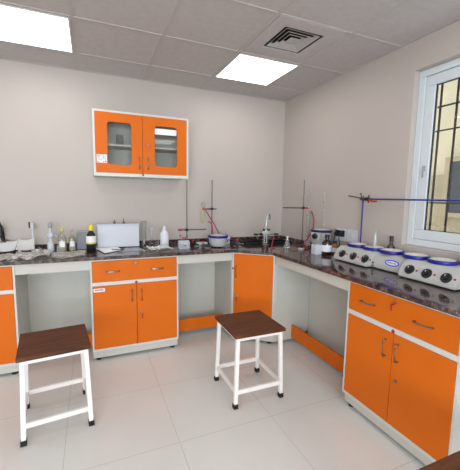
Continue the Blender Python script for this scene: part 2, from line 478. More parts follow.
# corner cabinet
p0 = Vector((1.3191, 2.9907, 0)); p1 = Vector((1.6473, 2.7027, 0)); ang = math.atan2(p1.y - p0.y, p1.x - p0.x); LEN = (p1 - p0).length
cc = thing('corner_cabinet', 'narrow orange single-door cabinet set diagonally in the corner', 'cabinet', p0, ang)
inv = Matrix.Rotation(-ang, 4, 'Z')
def loc2(x, y): v = inv @ (Vector((x, y, 0)) - p0); return (v.x, v.y)
e = .0205
nx, ny = -math.sin(ang), math.cos(ang)   # local +y in world
q0 = (p0.x + nx * e, p0.y + ny * e); q1 = (p1.x + nx * e, p1.y + ny * e)
bodyp = [loc2(1.3191, 2.9907), loc2(*q0), loc2(*q1), loc2(1.6473, 2.7027), loc2(2.072, 2.7027), loc2(2.072, 3.49), loc2(1.3191, 3.49)]
part('carcass', 'cream', cc, lambda b: prism(b, [loc2(1.3191, 2.9907 + .03), loc2(*q0), loc2(*q1), loc2(1.6473 + .03, 2.7027), loc2(2.0768, 2.7027), loc2(2.0768, 3.495), loc2(1.3191, 3.495)], .0905, .9242))
def cfr(b):
    box(b, 0, .014, 0, .02, .0905, .9242, .001); box(b, LEN - .014, LEN, 0, .02, .0905, .9242, .001)
    box(b, .014, LEN - .014, 0, .02, .0905, .112, .001); box(b, .014, LEN - .014, 0, .02, .912, .9242, .001)
part('door_frame', 'frame', cc, cfr)
part('plinth', 'cream', cc, lambda b: prism(b, [loc2(1.3251, 3.0), loc2(1.6533, 2.7107), loc2(2.06, 2.7107), loc2(2.06, 3.48), loc2(1.3251, 3.48)], .027, .0903))
for fx, fy in ((.04, .05), (LEN - .04, .05), (LEN / 2, .6)):
    part('foot', 'rubber', cc, lambda b: lathe(b, [(0, 0), (.024, 0), (.022, .012), (.014, .0218), (0, .0218)], fx, fy, 0, 16))
cd = part('door', 'orange', cc, lambda b: box(b, .016, LEN - .016, -.001, .018, .114, .910, .0015))
part('door_handle', 'chrome', cd, lambda b: bow_handle(b, (.045, -.001, .727), (0, 0, 1), (0, -1, 0), .112), True)
part('door_lock', 'chrome', cd, lambda b: lock(b, .055, .470, -.001), True)
part('door_key', 'red', cd, lambda b: key(b, .056, .46), label='small key with a red grip')
part('round_sticker', 'red', cc, lambda b: lathe(b, [(0, 0), (.010, 0), (.010, .001), (0, .001)], mtx=Matrix.Translation((.006, -.0005, .757)) @ Matrix.Rotation(PI / 2, 4, 'X'), n=16), label='small red sticker')

# knee spaces between the cabinets: apron, back panel, orange kick rail
def knee(label, loc, rotz, w, backd, raild, z0, z1, orail='orange'):
    t = thing('knee_space_panelling', label, 'desk panel', loc, rotz, 'knee spaces under the worktop')
    part('apron', 'cream', t, lambda b: box(b, .0006, w - .0006, .006, .026, .838, .9242, .001))
    part('back_panel', 'cream', t, lambda b: box(b, .0006, w - .0006, backd, backd + .016, .03, .9242))
    if orail: part('kick_rail', 'orange', t, lambda b: box(b, .0006, w - .0006, raild, raild + .018, z0, z1, .001), label='orange kick rail near the floor')
    return t
knee('open knee space with cream panels behind the left stool', (-.5685, 2.9907, 0), 0, .5495, .510, .21, .045, .18)
knee('open knee space with cream panels between the two-door back cabinet and the corner cabinet', (.7545, 2.9907, 0), 0, .5646, .508, .22, .065, .195)
knee('wide knee space with cream panels and orange kick rail along the right wall', (1.6473, 2.7024, 0), -PI / 2, .991, .430, .222, .052, .185)
knee('cream panelled knee space at the right edge of the photo', (1.6473, .937, 0), -PI / 2, .9, .430, .222, .052, .185)

# worktop
ZT = .955
def top(b):
    ov = .022
    P = [(-2.6, YW - .001), (-2.6, 2.9907 - ov), (p0.x - .010, 2.9907 - ov), (p1.x - ov, 2.7027 - .010), (p1.x - ov, -.9), (XW - .001, -.9), (XW - .001, YW - .001)]
    prism(b, P, .925, ZT, .0015)
wt = part('worktop', 'granite', None, top); tag(wt, 'polished dark brown granite worktop running around the corner', 'worktop')
tag(part('upstand', 'granite', None, lambda b: box(b, -2.6, XW - .001, YW - .018, YW - .001, ZT + .0003, ZT + .045, .001)), 'granite upstand strip along the foot of the back wall', 'upstand')
tag(part('upstand', 'granite', None, lambda b: box(b, XW - .018, XW - .001, -.9, YW - .019, ZT + .0003, ZT + .045, .001)), 'granite upstand strip along the foot of the right wall', 'upstand')

# ---------------------------------------------------------------- wall cabinet
wc = thing('wall_cabinet', 'orange wall cabinet with two glazed doors on the back wall', 'cabinet', (.0413, 3.2445, 1.657))
W, Hc, D = .8844, .5892, .318
def wcar(b):
    t = .018
    box(b, 0, W, 0, D, 0, t + .012, .001); box(b, 0, W, 0, D, Hc - t, Hc, .001)
    box(b, 0, t, 0, D, t + .012, Hc - t, .001); box(b, W - t, W, 0, D, t + .012, Hc - t, .001)
    box(b, t, W - t, D - .008, D - .001, t + .012, Hc - t); box(b, W / 2 - .008, W / 2 + .008, .03, D - .01, t + .012, Hc - t)
part('carcass', 'frame', wc, wcar)
part('shelf', 'cream', wc, lambda b: (box(b, .019, W / 2 - .009, .03, D - .009, .280, .296), box(b, W / 2 + .009, W - .019, .03, D - .009, .280, .296)))
def door_with_hole(b, x0, x1, z0, z1, hx0, hx1, hz0, hz1, y0, y1, r=.03, seg=6):
    outer = []; inner = []
    cs = [((hx1 - r, hz1 - r), 0), ((hx0 + r, hz1 - r), PI / 2), ((hx0 + r, hz0 + r), PI), ((hx1 - r, hz0 + r), 3 * PI / 2)]
    oc = [(x1, z1), (x0, z1), (x0, z0), (x1, z0)]
    loops = []
    for y in (y0, y1):
        I = []
        for (cxy, a0) in cs:
            I.append([b.verts.new((cxy[0] + r * math.cos(a0 + PI / 2 * k / seg), y, cxy[1] + r * math.sin(a0 + PI / 2 * k / seg))) for k in range(seg + 1)])
        O_ = [b.verts.new((px, y, pz)) for px, pz in oc]
        for c in range(4):
            for k in range(seg): b.faces.new((O_[c], I[c][k], I[c][k + 1]))
            n = (c + 1) % 4
            b.faces.new((O_[c], I[c][seg], I[n][0], O_[n]))
        loops.append((I, O_))
    fl0 = [v for c in loops[0][0] for v in c]; fl1 = [v for c in loops[1][0] for v in c]
    for i in range(len(fl0)):
        j = (i + 1) % len(fl0); b.faces.new((fl0[i], fl0[j], fl1[j], fl1[i]))
    for i in range(4):
        j = (i + 1) % 4; b.faces.new((loops[0][1][i], loops[0][1][j], loops[1][1][j], loops[1][1][i]))
dl = part('door', 'orange', wc, lambda b: door_with_hole(b, .020, .433, .032, .570, .122, .333, .108, .490, -.001, .018))
dr = part('door', 'orange', wc, lambda b: door_with_hole(b, .437, W - .020, .032, .570, .551, .769, .108, .490, -.001, .018))
part('glass_pane', 'vitrine', dl, lambda b: box(b, .110, .345, .0185, .0215, .098, .500))
part('glass_pane', 'vitrine', dr, lambda b: box(b, .540, .780, .0185, .0215, .098, .500))
part('door_handle', 'chrome', dl, lambda b: bow_handle(b, (.403, -.001, .130), (0, 0, 1), (0, -1, 0), .105), True)
part('door_handle', 'chrome', dr, lambda b: bow_handle(b, (.482, -.001, .130), (0, 0, 1), (0, -1, 0), .105), True)
part('door_lock', 'chrome', dr, lambda b: lock(b, .484, .302, -.001), True)
stk = part('instruction_sticker', 'label', dl, lambda b: box(b, .026, .114, -.0022, -.0012, .118, .192), label='white printed sticker')
def sm(b):
    random.seed(5)
    for i in range(5):
        for j in range(4):
            if random.random() < .75: box(b, .032 + i * .016, .032 + i * .016 + random.uniform(.006, .012), -.0030, -.0022, .124 + j * .016, .124 + j * .016 + random.uniform(.004, .009))
part('sticker_print', 'ink', stk, sm)
part('paper_notice', 'paper', dr, lambda b: box(b, .553, .767, .0165, .0183, .415, .470), label='white paper strip inside the glass')
part('round_sticker', 'red', wc, lambda b: lathe(b, [(0, 0), (.010, 0), (.010, .001), (0, .001)], mtx=Matrix.Translation((.436, -.0005, .020)) @ Matrix.Rotation(PI / 2, 4, 'X'), n=16), label='small red sticker')
# things inside it
def small_bottle(label, loc, r, h, m, capm, cat='bottle'):
    t = thing('small_bottle', label, cat, loc)
    part('bottle_body', m, t, lambda b: lathe(b, [(0, 0), (r * .9, 0), (r, .004), (r, h * .62), (r * .42, h * .78), (r * .4, h * .86), (0, h * .86)], n=20), True)
    part('cap', capm, t, lambda b: lathe(b, [(0, h * .84), (r * .5, h * .84), (r * .5, h), (0, h)], n=16), True)
    return t
zi = 1.657 + .0302
small_bottle('small red-topped bottle at the bottom of the left glazed door', (.0413 + .215, 3.34, zi), .022, .085, 'grey', 'red')
tag(part('white_dish', 'white', None, lambda b: lathe(b, [(0, 0), (.03, 0), (.045, .02), (.043, .02), (.028, .003), (0, .003)]), True, loc=(.0413 + .305, 3.34, zi)), 'white dish inside the wall cabinet, behind the left door', 'dish')
tag(part('white_dish', 'white', None, lambda b: lathe(b, [(0, 0), (.035, 0), (.05, .025), (.048, .025), (.033, .003), (0, .003)]), True, loc=(.0413 + .70, 3.34, zi)), 'white dish inside the wall cabinet, behind the right door', 'dish')
def beaker(label, loc, r, h, m='glass', name='beaker'):
    o = part(name, m, None, lambda b: lathe(b, [(0, 0), (r, 0), (r, h), (r * 1.06, h + .002), (r * .94, h), (r * .94, .004), (0, .004)], n=24), True, loc=loc)
    return tag(o, label, 'glassware')
beaker('clear beaker on the upper shelf behind the left cabinet door', (.0413 + .24, 3.36, 1.657 + .2963), .035, .10)

# ---------------------------------------------------------------- stools
def stool(label, x, y, rot, sx, sy, fx, fy, h=.541):
    t = thing('stool', label, 'stool', (x, y, 0), rot, 'lab stools with brown seats')
    part('seat', 'wood', t, lambda b: box(b, -sx / 2, sx / 2, -sy / 2, sy / 2, h - .024, h, .003))
    ax, ay, bx, by = sx / 2 - .03, sy / 2 - .03, fx / 2 - .014, fy / 2 - .014
    zt = h - .0245
    def at(ix, iy, z):
        k = z / zt; return (ix * (bx + (ax - bx) * k), iy * (by + (ay - by) * k), z)
    def apr(b):
        for s in (-1, 1):
            box(b, -ax, ax, s * ay - .011, s * ay + .011, zt - .026, zt); box(b, s * ax - .011, s * ax + .011, -ay + .012, ay - .012, zt - .026, zt)
    part('seat_frame', 'enamel', t, apr)
    for ix in (-1, 1):
        for iy in (-1, 1):
            lg = part('leg', 'enamel', t, lambda b: sqtube(b, at(ix, iy, .022), at(ix, iy, zt - .0005), .027))
            part('rubber_foot', 'rubber', lg, lambda b: sqtube(b, at(ix, iy, 0), at(ix, iy, .034), .034))
    z = .115
    hx, hy, _ = at(1, 1, z)
    for s in (-1, 1):
        part('stretcher', 'enamel', t, lambda b: box(b, -hx + .0135, hx - .0135, s * hy - .009, s * hy + .009, z - .015, z + .015, .0015))
        part('stretcher', 'enamel', t, lambda b: box(b, s * hx - .009, s * hx + .009, -hy + .0135, hy - .0135, z - .015, z + .015, .0015))
    return t
stool('brown-topped stool in the middle of the floor, in front of the corner cabinet', 1.086, 2.134, -.006, .401, .416, .400, .410)
stool('brown-topped stool at left, in front of the left knee space', -.243, 2.315, .106, .402, .393, .402, .415)
stool('brown stool seat cut off by the bottom right corner of the photo', 1.215, .492, 0, .402, .402, .400, .400)

# ---------------------------------------------------------------- bench things: heating mantles
def retort_base(b, w=.12, d=.08, h=.012): box(b, -w / 2, w / 2, -d / 2, d / 2, 0, h, .003)

# multi-place heating mantle: local x runs along the wall towards the camera, -y faces the room
hm = thing('heating_mantle_row', 'long grey five-place heating mantle with two protruding knob panels and blue rings', 'heater', (1.945, 2.225, ZT), -PI / 2)
LH = 1.045
def prof(yf): return [(yf, .008), (yf, .030), (yf + .045, .100), (yf + .075, .122), (.215, .122), (.215, .008)]
def hbody(b):
    xprism(b, [(.055, .008), (.055, .035), (.080, .095), (.11, .120), (.215, .120), (.215, .008)], .30, .70, .004)
    xprism(b, prof(0), 0, .37, .006)
    xprism(b, prof(0), .655, LH, .006)
part('casing', 'body', hm, hbody)
for fx in (.05, .33, .70, 1.0):
    for fy in (.04, .19): part('foot', 'rubber', hm, lambda b: lathe(b, [(0, 0), (.013, 0), (.013, .0078), (0, .0078)], fx, fy, 0, 12))
# knobs sit on the sloped front face from (y0,z.03) to (y.045,z.098)
sl = math.atan2(.068, .045)
nrm = Vector((0, -math.sin(sl), math.cos(sl)))
def on_slope(x, f): return Vector((x, .045 * f, .030 + .068 * f))
def place(p): return Matrix.Translation(p) @ nrm.to_track_quat('Z', 'Y').to_matrix().to_4x4()
for kx in (.088, .215, .338, .728, .850, .975):
    k = part('control_knob', 'black', hm, lambda b: (lathe(b, [(0, .0), (.034, .0), (.032, .006), (.020, .009), (.017, .022), (0, .022)], mtx=place(on_slope(kx, .50)), n=24)), True)
    part('knob_pointer', 'white', k, lambda b: box(b, -.0022, .0022, .002, .0135, .0222, .0232, mtx=place(on_slope(kx, .50))))
    part('indicator_lamp', 'red', hm, lambda b: lathe(b, [(0, 0), (.0075, 0), (.0075, .003), (.004, .006), (0, .0065)], mtx=place(on_slope(kx + .052, .52)), n=14), True)
part('switch', 'black', hm, lambda b: (box(b, .384, .396, .0485, .0555, .040, .050), box(b, .384, .396, .0485, .0555, .018, .026)))
# oval badge on the middle section's sloped face
mn = Vector((0, -.060, .025)).normalized()
def mplace(x, f): return Matrix.Translation((x, .055 + .025 * f, .035 + .060 * f) ) @ Matrix(((1, 0, 0), (0, .025 / .065, -.060 / .065), (0, .060 / .065, .025 / .065))).to_4x4()
def oval(b, a, c, w, z):
    n = 32; L = []
    for (A_, B_) in ((a, c), (a - w, c - w)):
        for zz in (0, z): L.append([b.verts.new((A_ * math.cos(2 * PI * i / n), B_ * math.sin(2 * PI * i / n), zz)) for i in range(n)])
    for i in range(n):
        j = (i + 1) % n
        b.faces.new((L[1][i], L[1][j], L[3][j], L[3][i])); b.faces.new((L[0][i], L[0][j], L[1][j], L[1][i])); b.faces.new((L[2][i], L[2][j], L[3][j], L[3][i]))
def badge(b):
    t = bmesh.new(); oval(t, .062, .025, .010, .0012); merge(b, t, mplace(.548, .54))
    random.seed(11)
    for i in range(7):
        x = -.038 + i * .011
        box(b, x, x + .0062, -.006, random.choice((.004, .007)), .0002, .0010, mtx=mplace(.548, .54))
bp = part('badge_plate', 'label', hm, lambda b: lathe(b, [(0, .00005), (1, .00005), (1, .0001), (0, .0001)], n=32, mtx=mplace(.548, .54) @ Matrix.Diagonal((.064, .027, 2, 1))))
part('badge', 'logo', hm, badge, label='blue oval maker badge')
for ry in (2.105, 1.93, 1.765, 1.560, 1.370):
    lx = 2.225 - ry
    rg = part('heating_well', 'blue', hm, lambda b: lathe(b, [(.066, .1225), (.082, .1225), (.086, .126), (.087, .136), (.086, .144), (.080, .148), (.072, .147), (.066, .138), (.066, .1225)], lx, .160, 0, 40), True, label='blue enamel ring')
    part('wool_lining', 'wool', rg, lambda b: lathe(b, [(.076, .146), (.066, .150), (.050, .148), (.036, .140), (.018, .134), (0, .132)], lx, .160, 0, 32), True)

def single_mantle(label, x, y, rz, R, h, knob=True, m='body', ring='blue'):
    t = thing('heating_mantle', label, 'heater', (x, y, ZT), rz)
    part('casing', m, t, lambda b: lathe(b, [(0, .010), (R * .72, .010), (R * .80, .020), (R * .86, h * .5), (R * .92, h - .006), (0, h - .006)], n=32), True)
    r = part('heating_well', ring, t, lambda b: lathe(b, [(R * .70, h - .005), (R * .96, h - .005), (R, h + .004), (R, h + .014), (R * .96, h + .018), (R * .72, h + .016), (R * .70, h - .005)], n=40), True, label='blue enamel ring')
    part('wool_lining', 'wool', r, lambda b: lathe(b, [(R * .78, h + .018), (R * .6, h + .022), (R * .3, h + .012), (0, h + .008)], n=32), True)
    for a in range(3): part('foot', 'rubber', t, lambda b: lathe(b, [(0, 0), (.012, 0), (.010, .0105), (0, .0105)], R * .6 * math.cos(a * 2.094 + .5), R * .6 * math.sin(a * 2.094 + .5), 0, 12))
    if knob:
        box_ = part('control_box', m, t, lambda b: box(b, -R * 1.0, -R * .62, -R * .55, R * .35, .012, h * .82, .006))
        part('control_knob', 'black', box_, lambda b: lathe(b, [(0, 0), (.026, 0), (.024, .012), (.014, .016), (.012, .026), (0, .026)], mtx=Matrix.Translation((-R * 1.0, -R * .1, h * .62)) @ Matrix.Rotation(-PI / 2, 4, 'Y'), n=20), True)
    return t
single_mantle('small white heating mantle with a blue rim, below the thin stand left of the corner', 1.235, 3.19, 0, .108, .105, False)
M['navy'] = mat('navy_enamel', (26, 28, 84), .35, var=.04)
sm2 = single_mantle('heating mantle with dark blue rim and black knob behind the amber bottles', 2.122, 2.615, 0, .104, .200, False, ring='navy')
kd = Vector((-.90, -.43, 0)).normalized()
kb = part('knob_box', 'body', sm2, lambda b: box(b, -.045, .045, -.134, -.070, .130, .196, .005, mtx=kd.to_track_quat('-Y', 'Z').to_matrix().to_4x4()))
part('control_knob', 'black', kb, lambda b: lathe(b, [(0, 0), (.029, 0), (.027, .014), (.018, .018), (.016, .030), (0, .030)], mtx=Matrix.Translation(kd * .1342 + Vector((0, 0, .162))) @ kd.to_track_quat('Z', 'Y').to_matrix().to_4x4(), n=20), True)
tag(part('control_box', 'white', None, lambda b: box(b, -.045, .045, -.035, .035, 0, .095, .006), loc=(1.972, 2.478, ZT)), 'low white box in front of the dark-rimmed heating mantle', 'box')

# sockets + plugs
def outlet(label, y0, y1, z0, z1, plugs):
    t = thing('wall_socket', label, 'socket', (XW - .0005, (y0 + y1) / 2, (z0 + z1) / 2), -PI / 2)
    w, h = (y1 - y0) / 2, (z1 - z0) / 2
    part('socket_plate', 'white', t, lambda b: box(b, -w, w, -.010, 0, -h, h, .003))
    part('switch', 'frame', t, lambda b: (box(b, .008, .03, -.014, -.0102, -.02, .02, .001)))
    part('socket_holes', 'black', t, lambda b: [box(b, -.03 + dx, -.024 + dx, -.0106, -.0101, dz, dz + .006) for dx, dz in ((0, .012), (-.012, -.012), (.012, -.012))])
outlet('white wall socket with two black plugs, left one of the pair', 2.395, 2.53, 1.078, 1.193, True)
outlet('white wall switch socket nearer the blue upright rod', 2.255, 2.385, 1.078, 1.193, False)
for i, yy in enumerate((2.495, 2.430)):
    pl = thing('power_plug', ('left black power plug pushed into the wall socket', 'right black power plug pushed into the wall socket')[i], 'plug', (XW - .0112, yy, 1.150), -PI / 2, 'black plugs in the wall socket')
    part('plug_body', 'black', pl, lambda b: (box(b, -.017, .017, -.035, 0, -.030, .030, .006), box(b, -.012, .012, -.05, -.035, -.012, .012, .004)))
    part('cord', 'black', pl, lambda b: tube(b, [(0, -.048, -.01), (0, -.055, -.05), (.01 * (1 if i else -1), -.05, -.10), (.01 * (1 if i else -1), -.05, -.19)], .004, 8, 5), True)

# blue frame of rods
bf = thing('blue_lattice_frame', 'blue painted rod frame: upright and long bar across the window', 'stand', (2.215, 2.19, ZT))
part('upright_rod', 'bluerod', bf, lambda b: tube(b, [(0, 0, .0), (0, 0, .555)], .0065, 12), True)
part('upright_rod', 'bluerod', bf, lambda b: tube(b, [(0, -1.65, .0), (0, -1.65, .555)], .0065, 12), True)
part('cross_bar', 'bluerod', bf, lambda b: tube(b, [(-.014, .02, .530), (-.014, -1.70, .530)], .0065, 12), True)
part('rod_coupling', 'dsteel', bf, lambda b: (box(b, -.022, .010, -.012, .012, .516, .545, .003)))
part('thumb_screw', 'dsteel', bf, lambda b: (tube(b, [(-.02, 0, .538), (-.03, 0, .572)], .004, 8), box(b, -.036, -.028, -.008, .008, .570, .580, .001)))
cl1 = thing('bosshead_clamp', 'dark clamp with red sleeve fixed to the blue cross bar', 'clamp', (2.190, 2.11, ZT + .530))
part('clamp_rod', 'dsteel', cl1, lambda b: tube(b, [(-.012, .22, .026), (-.012, .02, .002)], .0055, 10), True)
part('clamp_jaw', 'grille', cl1, lambda b: (box(b, -.02, .004, -.015, .02, -.014, .014, .003), tube(b, [(-.012, -.01, .0), (-.012, -.022, .035)], .005, 8), tube(b, [(-.012, -.0, .0), (-.012, -.022, -.03)], .005, 8)), True)
part('sleeve', 'red', cl1, lambda b: tube(b, [(-.012, -.02, -.008), (-.012, -.06, -.018), (-.012, -.10, -.018)], .0085, 10), True)

tb = thing('glass_tube', 'short clear glass tube standing in the second blue-ringed well', 'glassware', (2.105, 1.93, ZT + .150))
part('tube_body', glass('frosted_glass', body=.35), tb, lambda b: lathe(b, [(0, 0), (.013, 0), (.012, .07), (.0075, .09), (.007, .125), (.009, .128)], n=16), True)

def amber_bottle(label, x, y, r, h, m='amber', lab=True, cap='black', z=ZT, name='reagent_bottle', rot=0, labm='label', group=None, lz=(.18, .50)):
    t = thing(name, label, 'bottle', (x, y, z), rot, group)
    part('bottle_body', m, t, lambda b: lathe(b, [(0, 0), (r * .92, 0), (r, .005), (r, h * .56), (r * .9, h * .64), (r * .45, h * .75), (r * .38, h * .80), (r * .38, h * .86), (0, h * .86)], n=28), True)
    part('cap', cap, t, lambda b: lathe(b, [(0, h * .82), (r * .47, h * .82), (r * .47, h * .985), (r * .42, h), (0, h)], n=20), True)
    if lab: part('bottle_label', labm, t, lambda b: lathe(b, [(r * 1.006, h * lz[0]), (r * 1.016, h * lz[0]), (r * 1.016, h * lz[1]), (r * 1.006, h * lz[1]), (r * 1.006, h * lz[0])], n=28), True)
    return t
amber_bottle('dark amber bottle with white label and black cap, in front of the dark-rimmed mantle', 2.035, 2.420, .046, .192)
amber_bottle('short orange-amber bottle with a pale label, to the right of the tall amber bottle', 2.150, 2.440, .036, .125, 'amber2')
amber_bottle('brown bottle behind the middle blue ring, under the window corner', 2.196, 1.850, .033, .240, lab=False)
amber_bottle('brown bottle behind the mantle row at the right edge of the photo', 2.196, 1.283, .033, .235, lab=False)
# small white jar beside
tag(part('white_jar', 'white', None, lambda b: lathe(b, [(0, 0), (.022, 0), (.022, .06), (.018, .07), (.018, .085), (0, .085)], n=20), True, loc=(2.170, 2.350, ZT)), 'small white jar between the amber bottles and the mantle row', 'jar')

# ---------------------------------------------------------------- left stretch of back bench
def sheet(name, label, cat, x0, x1, y0, y1, amp, m, z0=ZT + .002, nx_=28, ny_=18, seed=0, th=.0015, group=None, fr=7):
    bm = bmesh.new(); V = []
    for j in range(ny_ + 1):
        row = []
        for i in range(nx_ + 1):
            x = x0 + (x1 - x0) * i / nx_; y = y0 + (y1 - y0) * j / ny_
            n = noise.noise(Vector((x * fr, y * fr, seed))) * .6 + abs(noise.noise(Vector((x * fr * 2.3, y * fr * 2.3, seed + 5)))) * .35
            ex = .012 * noise.noise(Vector((y * 20, seed, 1))); ey = .012 * noise.noise(Vector((x * 20, seed, 2)))
            row.append(bm.verts.new((x + ex, y + ey, z0 + max(0, n + .15) * amp)))
        V.append(row)
    for j in range(ny_):
        for i in range(nx_): bm.faces.new((V[j][i], V[j][i + 1], V[j + 1][i + 1], V[j + 1][i]))
    g_ = bmesh.ops.solidify(bm, geom=list(bm.faces), thickness=th)
    return tag(finish(name, bm, m, smooth=True), label, cat, group)
sheet('newspaper', 'crumpled newspaper at the left end of the back worktop', 'newspaper', -1.20, -.60, 2.99, 3.29, .045, 'news', seed=1, group='newspapers spread on the worktop')
sheet('newspaper', 'most crumpled newspaper, in front of the white dispenser', 'newspaper', -.585, -.33, 2.995, 3.31, .085, 'news', seed=2, group='newspapers spread on the worktop')
sheet('newspaper', 'flatter newspaper with red print in front of the glass bottles', 'newspaper', -.315, -.052, 3.00, 3.29, .028, 'news', seed=4, group='newspapers spread on the worktop')

def tray(label, x, y, rz, w, d, h0, h1):
    bm = bmesh.new(); nxx, nyy = 10, 8; V = []
    for j in range(nyy + 1):
        row = []
        for i in range(nxx + 1):
            u, v = i / nxx - .5, j / nyy
            row.append(bm.verts.new((u * w * (1 - .15 * v), v * d, h0 + (h1 - h0) * v ** 1.3 + .012 * (2 * u) ** 2)))
        V.append(row)
    for j in range(nyy):
        for i in range(nxx): bm.faces.new((V[j][i], V[j][i + 1], V[j + 1][i + 1], V[j + 1][i]))
    bmesh.ops.solidify(bm, geom=list(bm.faces), thickness=.002)
    return tag(finish('paper_sheet', bm, 'paper', loc=(x, y, ZT), rotz=rz, smooth=True), label, 'paper', 'white sheets on the newspapers')
tray('white curled paper sheet at the far left, beside the black microscope', -.700, 3.305, -.20, .170, .12, .028, .100)
tray('white curled paper sheet below the white swan-neck tap', -.540, 3.318, .05, .145, .12, .030, .108)

mi = thing('microscope', 'black microscope cut off by the left edge of the photo', 'microscope', (-.748, 3.470, ZT))
part('base', 'black', mi, lambda b: box(b, -.05, .05, -.07, .09, 0, .03, .006))
part('arm', 'black', mi, lambda b: tube(b, [(0, .06, .03), (0, .08, .10), (0, .07, .18), (0, .02, .22)], .016, 12, 5), True)
part('stage', 'black', mi, lambda b: box(b, -.05, .05, -.06, .06, .095, .105, .002))
part('tube_head', 'black', mi, lambda b: (tube(b, [(0, .01, .16), (0, .01, .24)], .018, 14), tube(b, [(0, .01, .125), (0, .01, .16)], .011, 12), tube(b, [(0, .01, .235), (.0, -.04, .275)], .014, 12)), True)
part('focus_knob', 'chrome', mi, lambda b: lathe(b, [(0, 0), (.016, 0), (.016, .012), (0, .012)], mtx=Matrix.Translation((.016, .075, .09)) @ Matrix.Rotation(PI / 2, 4, 'Y'), n=16), True)

tp = thing('swan_neck_tap', 'slim white bench tap with dark lever, rising behind the white sheets', 'tap', (-.497, 3.47, ZT))
part('tap_column', 'white', tp, lambda b: lathe(b, [(0, 0), (.022, 0), (.022, .008), (.008, .012), (.0075, .20), (0, .20)], n=16), True)
part('tap_head', 'white', tp, lambda b: lathe(b, [(0, .195), (.011, .195), (.015, .205), (.015, .245), (.010, .258), (0, .26)], n=18), True)
part('tap_lever', 'grille', tp, lambda b: box(b, -.030, -.019, -.012, .012, .215, .268, .003))

dp = thing('bottle_dispenser', 'white bottle-top dispenser between the tap and the glass bottles', 'dispenser', (-.350, 3.42, ZT))
part('bottle_body', 'soft', dp, lambda b: lathe(b, [(0, 0), (.028, 0), (.028, .07), (.012, .09), (.012, .10), (0, .10)], n=20), True)
part('pump_cylinder', 'white', dp, lambda b: lathe(b, [(0, .10), (.016, .10), (.016, .125), (.026, .130), (.026, .165), (.012, .170), (.012, .215), (0, .215)], n=20), True)
part('pump_top', 'grey', dp, lambda b: lathe(b, [(0, .215), (.017, .215), (.019, .235), (.012, .268), (0, .270)], n=18), True)
part('nozzle', 'white', dp, lambda b: tube(b, [(.016, 0, .148), (.045, -.01, .150), (.052, -.012, .125)], .004, 8), True)

def glass_bottle(label, x, y, r, h, pip=False, labelled=True):
    t = thing('glass_reagent_bottle', label, 'bottle', (x, y, ZT), group='clear glass reagent bottles')
    part('bottle_body', glass('bottle_glass', (236, 236, 226), .14, body=.12, bodyrgb=(214, 212, 194)), t, lambda b: lathe(b, [(0, 0), (r, 0), (r, h * .55), (r * .8, h * .66), (r * .35, h * .74), (r * .33, h * .86), (r * .5, h * .88), (r * .5, h * .9)], n=24), True)
    part('contents', mat('pale_olive_liquid', (186, 182, 158), .2, var=.05), t, lambda b: lathe(b, [(0, .003), (r * .93, .003), (r * .93, h * .30), (0, h * .30)], n=24), True)
    part('bottle_label', 'label', t, lambda b: box(b, -r * .6, r * .6, -r - .002, -r - .0005, h * .2, h * .45))
    part('stopper', 'yellow' if pip else 'glass', t, lambda b: (lathe(b, [(0, h * .84), (r * .28, h * .84), (r * .28, h * .95), (r * .12, h * .99), (r * .12, h * 1.15 if pip else h * 1.02), (0, h * 1.16 if pip else h * 1.03)], n=14)), True, label='thin yellow dropper' if pip else None)
    return t
glass_bottle('clear glass bottle with a yellow dropper in its neck', -.248, 3.36, .036, .215, True)
glass_bottle('clear glass bottle with white label beside the grey translucent box', -.167, 3.39, .031, .205)
gb = thing('grey_plastic_box', 'grey translucent upright box behind the black bottle', 'box', (-.078, 3.45, ZT))
part('box_body', glass('grey_translucent', (190, 196, 202), .06, .2, body=.82, bodyrgb=(150, 154, 160)), gb, lambda b: box(b, -.050, .050, -.03, .03, 0, .165, .006))
part('lid', 'grey', gb, lambda b: box(b, -.052, .052, -.032, .032, .1655, .178, .003))
bb = amber_bottle('black bottle with yellow cap and yellow-white label', -.001, 3.25, .043, .252, 'black', True, 'yellow', labm='label', name='chemical_bottle', lz=(.36, .60))
part('label_stripe', 'yellow', bb, lambda b: lathe(b, [(.0437, .078), (.0441, .078), (.0441, .091), (.0437, .091), (.0437, .078)], n=28), True)
part('cap_ring', 'yellow', bb, lambda b: lathe(b, [(.0185, .200), (.0220, .200), (.0220, .207), (.0185, .207), (.0185, .200)], n=20), True)

wb = thing('white_box', 'large white rectangular box standing against the back wall', 'box', (.254, 3.435, ZT))
part('box_body', 'white', wb, lambda b: box(b, -.200, .200, -.02, .075, 0.008, .225, .004))
part('box_lid', 'white', wb, lambda b: box(b, -.202, .202, -.022, .077, .2255, .240, .003))
part('box_base', 'seal', wb, lambda b: box(b, -.203, .203, -.024, .078, 0, .0078))
for i, dx in enumerate((-.035, .055)):
    tag(part('rubber_stopper', 'brownp', None, lambda b: lathe(b, [(0, 0), (.011, 0), (.013, .018), (.005, .02), (.004, .04 + .012 * i), (0, .041 + .012 * i)], n=14), True, loc=(.254 + dx, 3.46, ZT + .2402)), ('brown stopper on top of the white box, left one', 'brown stopper on top of the white box, right and taller one')[i], 'stopper', 'stoppers on the white box')

